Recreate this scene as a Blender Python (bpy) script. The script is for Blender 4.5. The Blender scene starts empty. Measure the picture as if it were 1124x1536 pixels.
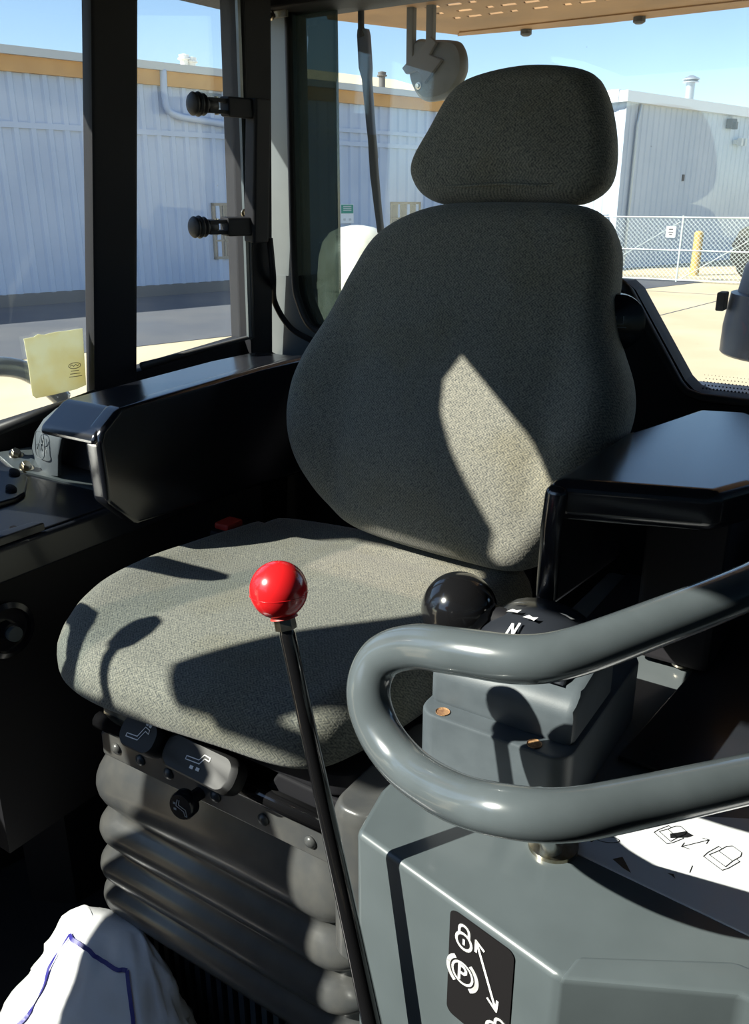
import bpy, bmesh, math, random
from mathutils import Vector, Matrix, noise
random.seed(7)
S = bpy.context.scene
COL = S.collection

# ------------------------------------------------------------------ camera
cd = bpy.data.cameras.new('camera')
cd.sensor_fit = 'VERTICAL'; cd.sensor_height = 36; cd.lens = 36 * 1275 / 1536
cd.clip_start = .01; cd.clip_end = 500
cam = bpy.data.objects.new('camera', cd); COL.objects.link(cam)
cam.location = (.50, -.91, 1.25)
cam.rotation_euler = (math.radians(70), 0, math.radians(33))
S.camera = cam

# ------------------------------------------------------------------ sky, sun, exposure
SUN = Vector((-.4917, -.6293, .6018)).normalized()
w = bpy.data.worlds.new('World'); S.world = w; w.use_nodes = True
nt = w.node_tree
sky = nt.nodes.new('ShaderNodeTexSky'); sky.sky_type = 'NISHITA'; sky.sun_disc = False
sky.sun_elevation = math.asin(SUN.z); sky.sun_rotation = math.atan2(SUN.x, SUN.y)
sky.air_density = 1.0; sky.dust_density = .1; sky.ozone_density = 2.0; sky.altitude = 300
nt.links.new(sky.outputs[0], nt.nodes['Background'].inputs[0])
nt.nodes['Background'].inputs[1].default_value = .135
sl = bpy.data.lights.new('sun', 'SUN'); sl.energy = 7.9; sl.angle = math.radians(.55); sl.color = (1, .93, .80)
so = bpy.data.objects.new('sun', sl); COL.objects.link(so)
so.rotation_euler = (-SUN).to_track_quat('-Z', 'Y').to_euler(); so.location = (-8, -5, 8)
S.view_settings.view_transform = 'Standard'; S.view_settings.look = 'None'
S.view_settings.gamma = 1; S.view_settings.use_curve_mapping = False
S.view_settings.exposure = .65

# ------------------------------------------------------------------ materials
def srgb(r, g, b):
    f = lambda c: c / 12.92 if c <= .04045 else ((c + .055) / 1.055) ** 2.4
    return (f(r / 255), f(g / 255), f(b / 255), 1)
M = {}
def mat(name, col, rough=.5, metal=0, spec=.5, bump=None, var=None, coat=0, rvar=0):
    m = bpy.data.materials.new(name); m.use_nodes = True; t = m.node_tree
    b = t.nodes['Principled BSDF']
    c = col if len(col) == 4 else (*col, 1)
    b.inputs['Base Color'].default_value = c; b.inputs['Roughness'].default_value = rough
    b.inputs['Metallic'].default_value = metal; b.inputs['Specular IOR Level'].default_value = spec
    b.inputs['Coat Weight'].default_value = coat; b.inputs['Coat Roughness'].default_value = .12
    tc = t.nodes.new('ShaderNodeTexCoord')
    if var:
        n = t.nodes.new('ShaderNodeTexNoise'); n.inputs['Scale'].default_value = var[0]; n.inputs['Detail'].default_value = 5
        t.links.new(tc.outputs['Object'], n.inputs['Vector'])
        r = t.nodes.new('ShaderNodeMix'); r.data_type = 'RGBA'
        mp = t.nodes.new('ShaderNodeMapRange'); mp.inputs[1].default_value = .35; mp.inputs[2].default_value = .65
        t.links.new(n.outputs['Fac'], mp.inputs[0]); t.links.new(mp.outputs[0], r.inputs[0])
        r.inputs[6].default_value = c; v = var[1]; r.inputs[7].default_value = v if len(v) == 4 else (*v, 1)
        t.links.new(r.outputs[2], b.inputs['Base Color'])
        if rvar:
            m2 = t.nodes.new('ShaderNodeMapRange'); m2.inputs[1].default_value = .3; m2.inputs[2].default_value = .7
            m2.inputs[3].default_value = rough - rvar; m2.inputs[4].default_value = rough + rvar
            t.links.new(n.outputs['Fac'], m2.inputs[0]); t.links.new(m2.outputs[0], b.inputs['Roughness'])
    if bump:
        n = t.nodes.new('ShaderNodeTexNoise'); n.inputs['Scale'].default_value = bump[0]; n.inputs['Detail'].default_value = 3
        t.links.new(tc.outputs['Object'], n.inputs['Vector'])
        bp = t.nodes.new('ShaderNodeBump'); bp.inputs['Strength'].default_value = bump[1]; bp.inputs['Distance'].default_value = bump[2] if len(bump) > 2 else .001
        t.links.new(n.outputs['Fac'], bp.inputs['Height']); t.links.new(bp.outputs[0], b.inputs['Normal'])
    M[name] = m; return m

def fabric():
    m = mat('fabric', (.2, .2, .17), .95, spec=.15); t = m.node_tree; N = t.nodes; L = t.links
    b = N['Principled BSDF']; tc = N.new('ShaderNodeTexCoord'); sx = N.new('ShaderNodeSeparateXYZ'); L.new(tc.outputs['Object'], sx.inputs[0])
    def mth(op, a, b_=None, c=None):
        n = N.new('ShaderNodeMath'); n.operation = op
        for i, v in enumerate((a, b_, c)):
            if v is None: continue
            if isinstance(v, (int, float)): n.inputs[i].default_value = v
            else: L.new(v, n.inputs[i])
        return n.outputs[0]
    v = mth('ADD', sx.outputs[1], sx.outputs[2])
    tri = mth('PINGPONG', v, .0065)
    ph = mth('ADD', sx.outputs[0], tri)
    wv = mth('SINE', mth('MULTIPLY', ph, 2 * math.pi / .0047))
    n1 = N.new('ShaderNodeTexNoise'); n1.inputs['Scale'].default_value = 420; n1.inputs['Detail'].default_value = 2; L.new(tc.outputs['Object'], n1.inputs[0])
    n2 = N.new('ShaderNodeTexNoise'); n2.inputs['Scale'].default_value = 9; n2.inputs['Detail'].default_value = 4; L.new(tc.outputs['Object'], n2.inputs[0])
    h = mth('MULTIPLY_ADD', wv, .12, n1.outputs['Fac'])
    cr = N.new('ShaderNodeValToRGB'); L.new(h, cr.inputs[0])
    cr.color_ramp.elements[0].position = .2; cr.color_ramp.elements[0].color = (.060, .068, .070, 1)
    cr.color_ramp.elements[1].position = .8; cr.color_ramp.elements[1].color = (.250, .252, .212, 1)
    st = N.new('ShaderNodeMix'); st.data_type = 'RGBA'; st.blend_type = 'MULTIPLY'; L.new(cr.outputs[0], st.inputs[6]); st.inputs[7].default_value = (.93, .89, .78, 1)
    mp = N.new('ShaderNodeMapRange'); mp.inputs[1].default_value = .5; mp.inputs[2].default_value = .75; L.new(n2.outputs['Fac'], mp.inputs[0]); L.new(mp.outputs[0], st.inputs[0])
    L.new(st.outputs[2], b.inputs['Base Color'])
    bp = N.new('ShaderNodeBump'); bp.inputs['Strength'].default_value = .5; bp.inputs['Distance'].default_value = .0008
    L.new(h, bp.inputs['Height']); L.new(bp.outputs[0], b.inputs['Normal'])
    b.inputs['Sheen Weight'].default_value = .15
fabric()

def translucent(name, k):
    t = M[name].node_tree; b = t.nodes['Principled BSDF']; tl = t.nodes.new('ShaderNodeBsdfTranslucent'); mx = t.nodes.new('ShaderNodeMixShader'); mx.inputs[0].default_value = k
    src = b.inputs['Base Color'].links[0].from_socket if b.inputs['Base Color'].links else None
    if src: t.links.new(src, tl.inputs[0])
    else: tl.inputs[0].default_value = b.inputs['Base Color'].default_value
    t.links.new(b.outputs[0], mx.inputs[1]); t.links.new(tl.outputs[0], mx.inputs[2]); t.links.new(mx.outputs[0], t.nodes['Material Output'].inputs[0])
def glass(name, tint, refl=1.0, haze=.03, hazecol=(.75, .8, .85)):
    m = bpy.data.materials.new(name); m.use_nodes = True; t = m.node_tree; N = t.nodes; L = t.links; N.remove(N['Principled BSDF'])
    out = N['Material Output']; tr = N.new('ShaderNodeBsdfTransparent'); tr.inputs[0].default_value = (*tint, 1)
    gl = N.new('ShaderNodeBsdfGlossy'); gl.inputs['Roughness'].default_value = .0; gl.inputs[0].default_value = (.9, .97, 1, 1)
    fr = N.new('ShaderNodeLayerWeight'); pw = N.new('ShaderNodeMath'); pw.operation = 'POWER'; pw.inputs[1].default_value = 5; L.new(fr.outputs['Facing'], pw.inputs[0])
    mm = N.new('ShaderNodeMath'); mm.operation = 'MULTIPLY_ADD'; mm.inputs[1].default_value = .9; mm.inputs[2].default_value = .04 * refl; L.new(pw.outputs[0], mm.inputs[0])
    mx = N.new('ShaderNodeMixShader'); L.new(mm.outputs[0], mx.inputs[0]); L.new(tr.outputs[0], mx.inputs[1]); L.new(gl.outputs[0], mx.inputs[2])
    df = N.new('ShaderNodeBsdfTranslucent'); df.inputs[0].default_value = (*hazecol, 1)
    d2 = N.new('ShaderNodeBsdfDiffuse'); d2.inputs[0].default_value = (*hazecol, 1)
    dm = N.new('ShaderNodeMixShader'); L.new(df.outputs[0], dm.inputs[1]); L.new(d2.outputs[0], dm.inputs[2])
    tc = N.new('ShaderNodeTexCoord'); nz = N.new('ShaderNodeTexNoise'); nz.inputs['Scale'].default_value = 5; nz.inputs['Detail'].default_value = 8; L.new(tc.outputs['Object'], nz.inputs[0])
    sp = N.new('ShaderNodeTexNoise'); sp.inputs['Scale'].default_value = 110; L.new(tc.outputs['Object'], sp.inputs[0])
    r1 = N.new('ShaderNodeMapRange'); r1.inputs[1].default_value = .35; r1.inputs[2].default_value = .75; r1.inputs[3].default_value = haze * .5; r1.inputs[4].default_value = haze * 2; L.new(nz.outputs['Fac'], r1.inputs[0])
    r2 = N.new('ShaderNodeMapRange'); r2.inputs[1].default_value = .78; r2.inputs[2].default_value = .84; r2.inputs[3].default_value = 0; r2.inputs[4].default_value = .35; L.new(sp.outputs['Fac'], r2.inputs[0])
    ad = N.new('ShaderNodeMath'); ad.operation = 'ADD'; ad.use_clamp = True; L.new(r1.outputs[0], ad.inputs[0]); L.new(r2.outputs[0], ad.inputs[1])
    m2 = N.new('ShaderNodeMixShader'); L.new(ad.outputs[0], m2.inputs[0]); L.new(mx.outputs[0], m2.inputs[1]); L.new(dm.outputs[0], m2.inputs[2])
    L.new(m2.outputs[0], out.inputs[0]); M[name] = m
glass('glass', (.95, .98, .99), 1, .022)
glass('glass_rear', (.95, .98, .99), 1, .022)
glass('glass_dimmer', (.16, .18, .18), 1, .01)  # dark tint added to unseen panes to cut the fill light
glass('glass_reflection', (.20, .235, .225), 1.5, .12, (.30, .36, .34))  # greenish reflection put into the glass colour

mat('black_plastic', (.010, .011, .015), .17, bump=(900, .08, .0005), spec=1.0)
mat('black_matte', (.010, .010, .013), .65, bump=(300, .15, .0006), spec=.3)
mat('black_gloss', (.008, .008, .009), .12, coat=.6)
mat('rubber', (.016, .016, .017), .55)
mat('bellows_vinyl', (.062, .065, .068), .32, coat=.25, var=(30, (.085, .085, .082)), bump=(500, .1, .0005))
mat('grey_paint', (.100, .121, .130), .33, var=(14, (.088, .107, .115)), coat=.35, bump=(160, .05, .0006))
mat('grey_rail', (.096, .114, .124), .22, var=(20, (.080, .096, .104)), coat=.8, bump=(60, .05, .001))
mat('dark_paint', (.02, .023, .03), .3, coat=.4, bump=(160, .06, .0006))
mat('pod_plastic', (.09, .108, .122), .48, var=(40, (.076, .092, .105)), bump=(600, .15, .0005))
mat('red_plastic', (.72, .016, .02), .22, coat=.5, spec=.5)
mat('red_dull', (.45, .03, .02), .5)
mat('steel', (.55, .53, .48), .3, metal=1, var=(80, (.35, .3, .2)))
mat('rust', (.45, .26, .12), .85, var=(200, (.2, .1, .05)))
mat('white_print', (.85, .85, .85), .5)
mat('grey_print', (.30, .33, .36), .6)
mat('black_print', (.01, .01, .012), .5)
mat('brown_print', (.11, .08, .055), .7)
mat('decal_white', (.80, .82, .85), .35, coat=.3)
mat('decal_black', (.014, .013, .014), .35)
mat('bag_white', (.82, .83, .85), .38, coat=.25, bump=(40, .2, .004))
mat('bag_blue', (.03, .025, .26), .4)
mat('paper_yellow', srgb(250, 250, 228), .8, var=(16, srgb(244, 236, 192)))
translucent('paper_yellow', .5)
mat('dust', (.32, .27, .19), .95, var=(60, (.10, .09, .07)))
mat('ground_concrete', srgb(200, 186, 156), .92, var=(.35, srgb(186, 171, 140)), bump=(8, .2, .02))
mat('shade_and_joint_grey', srgb(74, 78, 86), .95, var=(.5, srgb(86, 88, 92)), bump=(20, .2, .02))  # bluish dark of the shed's ground shadow; also colours the joints
mat('siding_white', srgb(182, 195, 216), .5, var=(.5, srgb(168, 183, 207)))
mat('siding_grey', srgb(188, 199, 213), .5, var=(.4, srgb(176, 189, 205)))
mat('fascia_tan', srgb(206, 160, 100), .7, var=(1.2, srgb(190, 145, 90)))
mat('gutter_grey', srgb(190, 194, 196), .5)
mat('roof_cream', srgb(232, 214, 176), .8)
mat('foundation', srgb(96, 96, 98), .9)
mat('pipe_white', srgb(225, 228, 230), .4)
mat('galvanised', srgb(178, 182, 184), .35, metal=.6)
mat('window_dark', srgb(70, 74, 84), .15, spec=.8)
mat('window_frame', srgb(150, 140, 124), .7)
mat('fence_wire', srgb(205, 214, 212), .4, metal=.3)
mat('yellow_post', srgb(176, 150, 84), .7)
mat('dark_bush', (.02, .022, .02), .9, bump=(6, 1, .1))
mat('visor_tan', srgb(158, 118, 72), .6, var=(5, srgb(130, 96, 58)))
mat('mirror_back', (.055, .06, .056), .5, var=(30, (.04, .045, .04)))
mat('bracket_dark', (.05, .05, .048), .6)
mat('dome_white', srgb(226, 228, 218), .35, var=(18, srgb(205, 206, 190)))
mat('bowl_blue', (.045, .06, .10), .32, bump=(120, .1, .001))
mat('hood_paint', srgb(200, 206, 208), .4)
mat('sign_green', srgb(40, 140, 120), .5)
mat('mat_floor', (.016, .016, .018), .8, bump=(90, .3, .002))

# ------------------------------------------------------------------ mesh helpers (all coordinates are metres, cab floor at z = 0)
ROOT = {}
def base(o):
    while o is not None:
        if o.name in ROOT: return ROOT[o.name]
        o = o.parent
    return Vector((0, 0, 0))
def thing(name, label, cat, loc, group=None):
    o = bpy.data.objects.new(name, None); COL.objects.link(o); o.location = loc; o.empty_display_size = .05
    o['label'] = label; o['category'] = cat
    if group: o['group'] = group
    ROOT[o.name] = Vector(loc); return o
def obj(name, vf, material, parent=None, smooth=False, bevel=0, seg=2, sub=0, loc=None, label=None):
    """vf = (verts, faces) in world metres -> one mesh object"""
    v, f = vf
    if parent is not None: org = base(parent)
    elif loc is not None: org = Vector(loc)
    else:
        org = Vector((0, 0, 0))
    me = bpy.data.meshes.new(name)
    me.from_pydata([tuple(Vector(p) - org) for p in v], [], f); me.validate(); me.update()
    bm = bmesh.new(); bm.from_mesh(me)
    bmesh.ops.recalc_face_normals(bm, faces=bm.faces)
    if bevel:
        eds = [e for e in bm.edges if len(e.link_faces) == 2 and e.calc_face_angle(0) > .35]
        bmesh.ops.bevel(bm, geom=eds, offset=bevel, segments=seg, profile=.5, affect='EDGES', clamp_overlap=True)
    bm.to_mesh(me); bm.free()
    if smooth or bevel:
        me.polygons.foreach_set('use_smooth', [True] * len(me.polygons))
        if bevel or smooth == 'auto':
            try: me.set_sharp_from_angle(angle=math.radians(38))
            except Exception: pass
    me.materials.append(M[material])
    o = bpy.data.objects.new(name, me); COL.objects.link(o)
    if parent is not None: o.parent = parent
    elif loc is not None: o.location = loc; ROOT[o.name] = Vector(loc)
    if sub:
        md = o.modifiers.new('s', 'SUBSURF'); md.levels = sub; md.render_levels = sub
    if bevel:
        wn = o.modifiers.new('wn', 'WEIGHTED_NORMAL'); wn.keep_sharp = True; wn.weight = 80
    if label: o['label'] = label
    return o
def tag(o, label, cat, group=None):
    o['label'] = label; o['category'] = cat
    if group: o['group'] = group
    return o
def struct(name, vf, material, parent=None, **k):
    o = obj(name, vf, material, parent, **k)
    if parent is None: o['kind'] = 'structure'
    return o
def join(*vfs):
    V, F = [], []
    for v, f in vfs:
        n = len(V); V += list(v); F += [[i + n for i in q] for q in f]
    return V, F
def box(x0, x1, y0, y1, z0, z1):
    v = [(x, y, z) for z in (z0, z1) for y in (y0, y1) for x in (x0, x1)]
    return v, [[0, 2, 3, 1], [4, 5, 7, 6], [0, 1, 5, 4], [2, 6, 7, 3], [0, 4, 6, 2], [1, 3, 7, 5]]
def loft(rings, cap0=True, cap1=True, closed=True):
    n = len(rings[0]); V = [tuple(p) for r in rings for p in r]; F = []
    for i in range(len(rings) - 1):
        for j in range(n if closed else n - 1):
            k = (j + 1) % n; F.append([i * n + j, i * n + k, (i + 1) * n + k, (i + 1) * n + j])
    if cap0: F.append(list(range(n))[::-1])
    if cap1: F.append([(len(rings) - 1) * n + j for j in range(n)])
    return V, F
def prism(poly, axis, a, b):
    def p3(p, t): return (t, p[0], p[1]) if axis == 'x' else (p[0], t, p[1]) if axis == 'y' else (p[0], p[1], t)
    return loft([[p3(p, a) for p in poly], [p3(p, b) for p in poly]])
def slab(pts, nrm, th):
    """planar polygon (3d points) given thickness along nrm"""
    n = Vector(nrm).normalized() * th
    return loft([[Vector(p) for p in pts], [Vector(p) + n for p in pts]])
def spline(pts, n, closed=False):
    P = [Vector(p) for p in pts]; m = len(P); out = []
    segs = m if closed else m - 1
    for i in range(segs):
        g = (lambda k: P[k % m]) if closed else (lambda k: P[max(0, min(m - 1, k))])
        a, b, c, d = g(i - 1), g(i), g(i + 1), g(i + 2)
        for j in range(n):
            t = j / n
            out.append(.5 * ((2 * b) + (c - a) * t + (2 * a - 5 * b + 4 * c - d) * t * t + (3 * b - a - 3 * c + d) * t ** 3))
    if not closed: out.append(P[-1])
    return out
def tube(path, r, seg=16, closed=False, cap=True):
    P = [Vector(p) for p in path]; n = len(P); rr = r if isinstance(r, (list, tuple)) else [r] * n
    rings = []; nx = None
    for i in range(n):
        if closed: t = P[(i + 1) % n] - P[i - 1]
        else: t = P[min(n - 1, i + 1)] - P[max(0, i - 1)]
        t.normalize()
        if nx is None: nx = t.orthogonal().normalized()
        nx = (nx - t * nx.dot(t)).normalized(); ny = t.cross(nx)
        rings.append([P[i] + (nx * math.cos(2 * math.pi * k / seg) + ny * math.sin(2 * math.pi * k / seg)) * rr[i] for k in range(seg)])
    if closed: rings.append(rings[0]); return loft(rings, False, False)
    return loft(rings, cap, cap)
def lathe(profile, org, axis=(0, 0, 1), seg=28, cap=True):
    """profile = [(radius, height)]"""
    a = Vector(axis).normalized(); nx = a.orthogonal().normalized(); ny = a.cross(nx); o = Vector(org)
    rings = [[o + a * h + (nx * math.cos(2 * math.pi * k / seg) + ny * math.sin(2 * math.pi * k / seg)) * max(r, 1e-4) for k in range(seg)] for r, h in profile]
    return loft(rings, cap, cap)
def ball(c, r, seg=40, rings=24):
    return lathe([(r * math.sin(math.pi * i / rings), -r * math.cos(math.pi * i / rings)) for i in range(rings + 1)], c, (0, 0, 1), seg, False)
def hexbolt(c, axis, r, h):
    return join(lathe([(r * 1.5, 0), (r * 1.5, h * .25), (r * 1.3, h * .3)], c, axis, 20), lathe([(r, h * .3), (r, h * .85), (r * .85, h)], c, axis, 6))
def strokes(lines, width, O, U, V, lift=.0006):
    """flat printed strokes on the plane O + u U + v V"""
    O, U, V = Vector(O), Vector(U), Vector(V); nn = U.cross(V).normalized() * lift; VV, F = [], []
    for ln in lines:
        w_ = width
        if isinstance(ln, tuple): ln, w_ = ln
        p = [Vector((a, b)) for a, b in ln]
        for i in range(len(p) - 1):
            d = (p[i + 1] - p[i])
            if d.length < 1e-9: continue
            d = d.normalized(); s = Vector((-d.y, d.x)) * w_ / 2; e = d * w_ * .3; k = len(VV)
            for q in (p[i] - e + s, p[i] - e - s, p[i + 1] + e - s, p[i + 1] + e + s): VV.append(O + U * q.x + V * q.y + nn)
            F.append([k, k + 1, k + 2, k + 3])
    return VV, F
def flatpoly(polys, O, U, V, lift=.0006):
    O, U, V = Vector(O), Vector(U), Vector(V); nn = U.cross(V).normalized() * lift; VV, F = [], []
    for p in polys:
        k = len(VV); VV += [O + U * a + V * b + nn for a, b in p]; F.append(list(range(k, k + len(p))))
    return VV, F
def arc(cx, cy, r, a0, a1, n=16, sy=1):
    return [(cx + r * math.cos(math.radians(a0 + (a1 - a0) * i / n)), cy + sy * r * math.sin(math.radians(a0 + (a1 - a0) * i / n))) for i in range(n + 1)]
def rrect(x0, x1, y0, y1, r, n=5):
    out = []
    for cx, cy, a in ((x1 - r, y1 - r, 0), (x0 + r, y1 - r, 90), (x0 + r, y0 + r, 180), (x1 - r, y0 + r, 270)):
        out += [(cx + r * math.cos(math.radians(a + 90 * i / n)), cy + r * math.sin(math.radians(a + 90 * i / n))) for i in range(n + 1)]
    return out
def pillow(outline, O, U, V, front, back, edge, dent=None, n=8, center=None, crown=.012, eb=None):
    """upholstered pad: closed (u,v) outline, softly rolled edge, crowned front and back"""
    O, U, V = Vector(O), Vector(U), Vector(V); Nn = U.cross(V).normalized()
    pts = [Vector((p.x, p.y)) for p in spline([(a, b, 0) for a, b in outline], n, True)]
    c = Vector(center) if center else sum(pts, Vector((0, 0))) / len(pts)
    inner = [.12, .25, .38, .5, .6, .7, .78, .86, .93, 1.0]
    rings = []
    def ring(ins, s, h, sgn):
        out = []
        for p in pts:
            d = p - c; L = d.length; q = c + d * (max(L - ins, .001) / L) * s
            hh = h
            if dent: hh += sgn * dent(q.x, q.y, sgn)
            out.append(O + U * q.x + V * q.y + Nn * hh)
        return out
    eb = edge if eb is None else eb
    for s in inner: rings.append(ring(edge, s, front + crown * (1 - s * s), 1))
    for a in (15, 30, 45, 60, 75, 90):
        a = math.radians(a); k = 1 - math.sin(a)
        r_ = ring(edge * k, 1, 0, 0)
        f0 = rings[9]
        out = []
        for i, p in enumerate(r_):
            hf = (f0[i] - O).dot(Nn)
            out.append(p + Nn * (hf - edge * (1 - math.cos(a)) - (hf - front) * (1 - math.cos(a))))
        rings.append(out)
    for a in (0, 22, 45, 67, 90):
        a = math.radians(a); rings.append(ring(eb * (1 - math.cos(a)), 1, -back + eb * (1 - math.sin(a)), 0))
    for s in (.8, .5, .2): rings.append(ring(eb, s, -back, 0))
    return loft(rings)

# =================================================================== THE SETTING
struct('ground', slab([(-90, -60, -1.7), (60, -60, -1.7), (60, 120, -1.7), (-90, 120, -1.7)], (0, 0, -1), .4), 'ground_concrete')
WD = Vector((.27, .963, 0)); WN = Vector((.963, -.27, 0))      # direction of the sheds' long walls, their outward normal
WB = Vector((-21.79, 18.83, -1.7))
def wp(s, out, z): p = WB + WD * s + WN * out; return Vector((p.x, p.y, z))
struct('shed_shade_strip', slab([wp(-60, -.2, -1.688), wp(-60, 9.4, -1.688), wp(19.5, 9.4, -1.688), wp(19.5, -.2, -1.688)], (0, 0, -1), .03), 'shade_and_joint_grey')  # dark slab standing in for the shed's shadow on the ground
obj('expansion_joint', slab([(-6.9, 15.0, -1.699), (-6.86, 15.0, -1.699), (-5.30, 29.5, -1.699), (-5.36, 29.5, -1.699)], (0, 0, 1), .004), 'shade_and_joint_grey', bpy.data.objects['ground'])
obj('expansion_joint', slab([(-14, 30.6, -1.699), (2, 30.1, -1.699), (2, 30.17, -1.699), (-14, 30.67, -1.699)], (0, 0, 1), .004), 'shade_and_joint_grey', bpy.data.objects['ground'])
struct('floor', box(-.95, .9, -1.35, .52, -.06, 0), 'mat_floor')

# cab ceiling with its liner, side and front headers
struct('ceiling', prism([(-.455, -.95), (.88, -.95), (.88, .62), (-.84, .62), (-.93, -.72), (-.90, -.80), (-.80, -.790), (-.69, -.800), (-.655, -.835), (-.645, -.72), (-.634, -.651), (-.603, -.581), (-.543, -.509), (-.496, -.462), (-.473, -.531), (-.458, -.579)], 'z', 1.62, 1.70), 'black_matte')  # front notch shaped to place the sun patch on the backrest

# right-hand side of the cab (picture left): leaning plane, tapering in to the rear
PN = Vector((.97, -.22, -.08)).normalized(); P0 = Vector((-.70, .2, 1.0))
def side(y, z, off=0):       # point of the side plane at this y, z
    x = P0.x + (.22 * (y - P0.y) + .08 * (z - P0.z)) / .97
    return Vector((x, y, z)) + PN * off
def sslab(yz, t0=-.03, t1=.03):
    return loft([[side(y, z, t0) for y, z in yz], [side(y, z, t1) for y, z in yz]])
struct('wall_right', sslab([(-1.3, 0), (.5, 0), (.5, .935), (.395, .997), (.148, .962), (.065, .925), (-.10, .90), (-.88, .81), (-.93, .62), (-1.3, .58)], -.03, .012), 'black_matte', bevel=.006)
wr = bpy.data.objects['wall_right']
obj('pillar', sslab([(.060, .90), (.146, .93), (.180, 1.70), (.100, 1.70)], -.012, .022), 'black_matte', wr, bevel=.008)
obj('pillar', sslab([(.388, .93), (.445, .90), (.418, 1.70), (.352, 1.70)], -.04, .03), 'black_matte', wr, bevel=.008)

obj('pillar', sslab([(-.34, .86), (-.40, .855), (-.46, 1.10), (-.54, 1.278), (-.601, 1.391), (-.698, 1.533), (-.78, 1.63), (-.34, 1.63)], -.02, .03), 'black_matte', wr, bevel=.004)
obj('pillar', sslab([(-1.00, .93), (-1.0, .99), (-1.02, 1.05), (-1.126, 1.257), (-1.23, 1.465), (-1.30, 1.60), (-1.37, 1.60), (-1.37, .95)], -.02, .03), 'black_matte', wr, bevel=.004)
obj('header', sslab([(-.70, 1.60), (.5, 1.60), (.5, 1.70), (-.70, 1.70)], -.05, .05), 'black_matte', wr, bevel=.008)
obj('gasket', tube([side(-.12, .902, .03), side(.062, .938, .03)], .009, 8), 'rubber', wr, smooth=True)
obj('gasket', tube([side(.150, .975, .03), side(.386, 1.004, .03), side(.352, 1.6, .03)], .008, 8), 'rubber', wr, smooth=True)
obj('edge_trim', sslab([(.376, 1.0), (.384, 1.0), (.351, 1.6), (.343, 1.6)], .03, .037), 'grey_paint', wr)
for (y, z) in ((.371, 1.375), (.363, 1.235)):
    obj('bolt', hexbolt(side(y, z, .036), PN, .005, .010), 'steel', wr)
g1 = struct('window_1', sslab([(-1.26, .60), (-.92, .60), (-.87, .79), (.065, .92), (.105, 1.61), (-.95, 1.61), (-1.26, 1.5)], -.008, -.003), 'glass')
g2 = struct('window_2', sslab([(.145, .96), (.39, .99), (.355, 1.63), (.18, 1.63)], -.008, -.003), 'glass')


# rear wall of the cab with its big window
RY = .50
outer = [(-.70, 0), (.85, 0), (.85, 1.70), (-.70, 1.70)]
inner = [(-.602, 1.575), (-.605, 1.11), (-.596, 1.06), (-.572, 1.015), (-.52, .995), (-.30, .995), (-.20, 1.13), (.070, 1.13), (.086, 1.118),
         (.180, .982), (.196, .968), (.215, .962), (.78, .955), (.80, 1.575)]
lowp = [(-.70, 0), (.85, 0), (.85, .955), (.78, .955)] + inner[11:0:-1] + [(-.605, 1.11), (-.70, 1.11)]
struct('wall_rear', prism([(-.70, 0), (.85, 0), (.85, .955), (.78, .955), (.215, .962), (.196, .968), (.180, .982), (.086, 1.118), (.070, 1.13), (-.20, 1.13), (-.30, .995), (-.52, .995), (-.572, 1.015), (-.596, 1.06), (-.605, 1.11), (-.70, 1.11)], 'y', RY, RY + .05), 'black_matte')
wz = bpy.data.objects['wall_rear']
obj('corner_post', prism([(-.70, 1.11), (-.605, 1.11), (-.602, 1.60), (-.70, 1.60)], 'y', RY, RY + .05), 'grey_paint', wz)
obj('corner_post', prism([(.80, .955), (.85, .955), (.85, 1.60), (.80, 1.60)], 'y', RY, RY + .05), 'grey_paint', wz)
obj('corner_panel', prism([(-.70, .78), (-.40, .78), (-.40, .99), (-.53, .993), (-.574, 1.013), (-.598, 1.06), (-.607, 1.11), (-.70, 1.11)], 'y', RY - .004, RY + .001), 'grey_paint', wz)
obj('header', prism([(-.70, 1.577), (.85, 1.577), (.85, 1.72), (-.70, 1.72)], 'y', RY - .05, RY + .06), 'black_matte', wz, bevel=.006)
obj('sill_trim', prism([(-.30, .60), (.84, .60), (.84, .955), (.215, .962), (.192, .968), (.178, .982), (.084, 1.120), (.070, 1.132), (-.20, 1.132), (-.31, .98)], 'y', RY - .03, RY), 'black_matte', wz, bevel=.006)
obj('gasket', tube(spline([(-.602, RY - .004, 1.578), (-.605, RY - .004, 1.3), (-.606, RY - .004, 1.11), (-.597, RY - .004, 1.06), (-.572, RY - .004, 1.016), (-.53, RY - .004, .998)], 6), .0075, 8), 'rubber', wz, smooth=True)
obj('gasket', tube([(.070, RY - .034, 1.132), (.084, RY - .034, 1.120), (.178, RY - .034, .984), (.192, RY - .034, .970), (.215, RY - .034, .964), (.84, RY - .034, .957)], .007, 8), 'rubber', wz, smooth=True)
g3 = struct('window_3', prism([(-.52, 1.60), (.82, 1.60), (.82, .94), (.18, .95), (.06, 1.12), (-.20, 1.12), (-.30, .985), (-.52, .985)], 'y', RY + .02, RY + .025), 'glass_rear')
struct('reflection_pane', prism([(-.62, 1.60), (-.512, 1.60), (-.512, .985), (-.62, .985)], 'y', RY + .018, RY + .026), 'glass_reflection')  # tinted strip standing in for the green reflection on the rear glass
# frit of fine dots along the sill of the rear pane
dv, df = [], []
for row in range(5):
    for k in range(110):
        x = .205 + k * .0055 + (row % 2) * .00275; r = .0019 - row * .0003; z = .968 + row * .0055; i = len(dv)
        dv += [(x - r, RY + .0195, z), (x, RY + .0195, z - r), (x + r, RY + .0195, z), (x, RY + .0195, z + r)]; df.append([i, i + 1, i + 2, i + 3])
o = obj('frit_dots', (dv, df), 'black_print', g3); o['kind'] = 'stuff'

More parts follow.
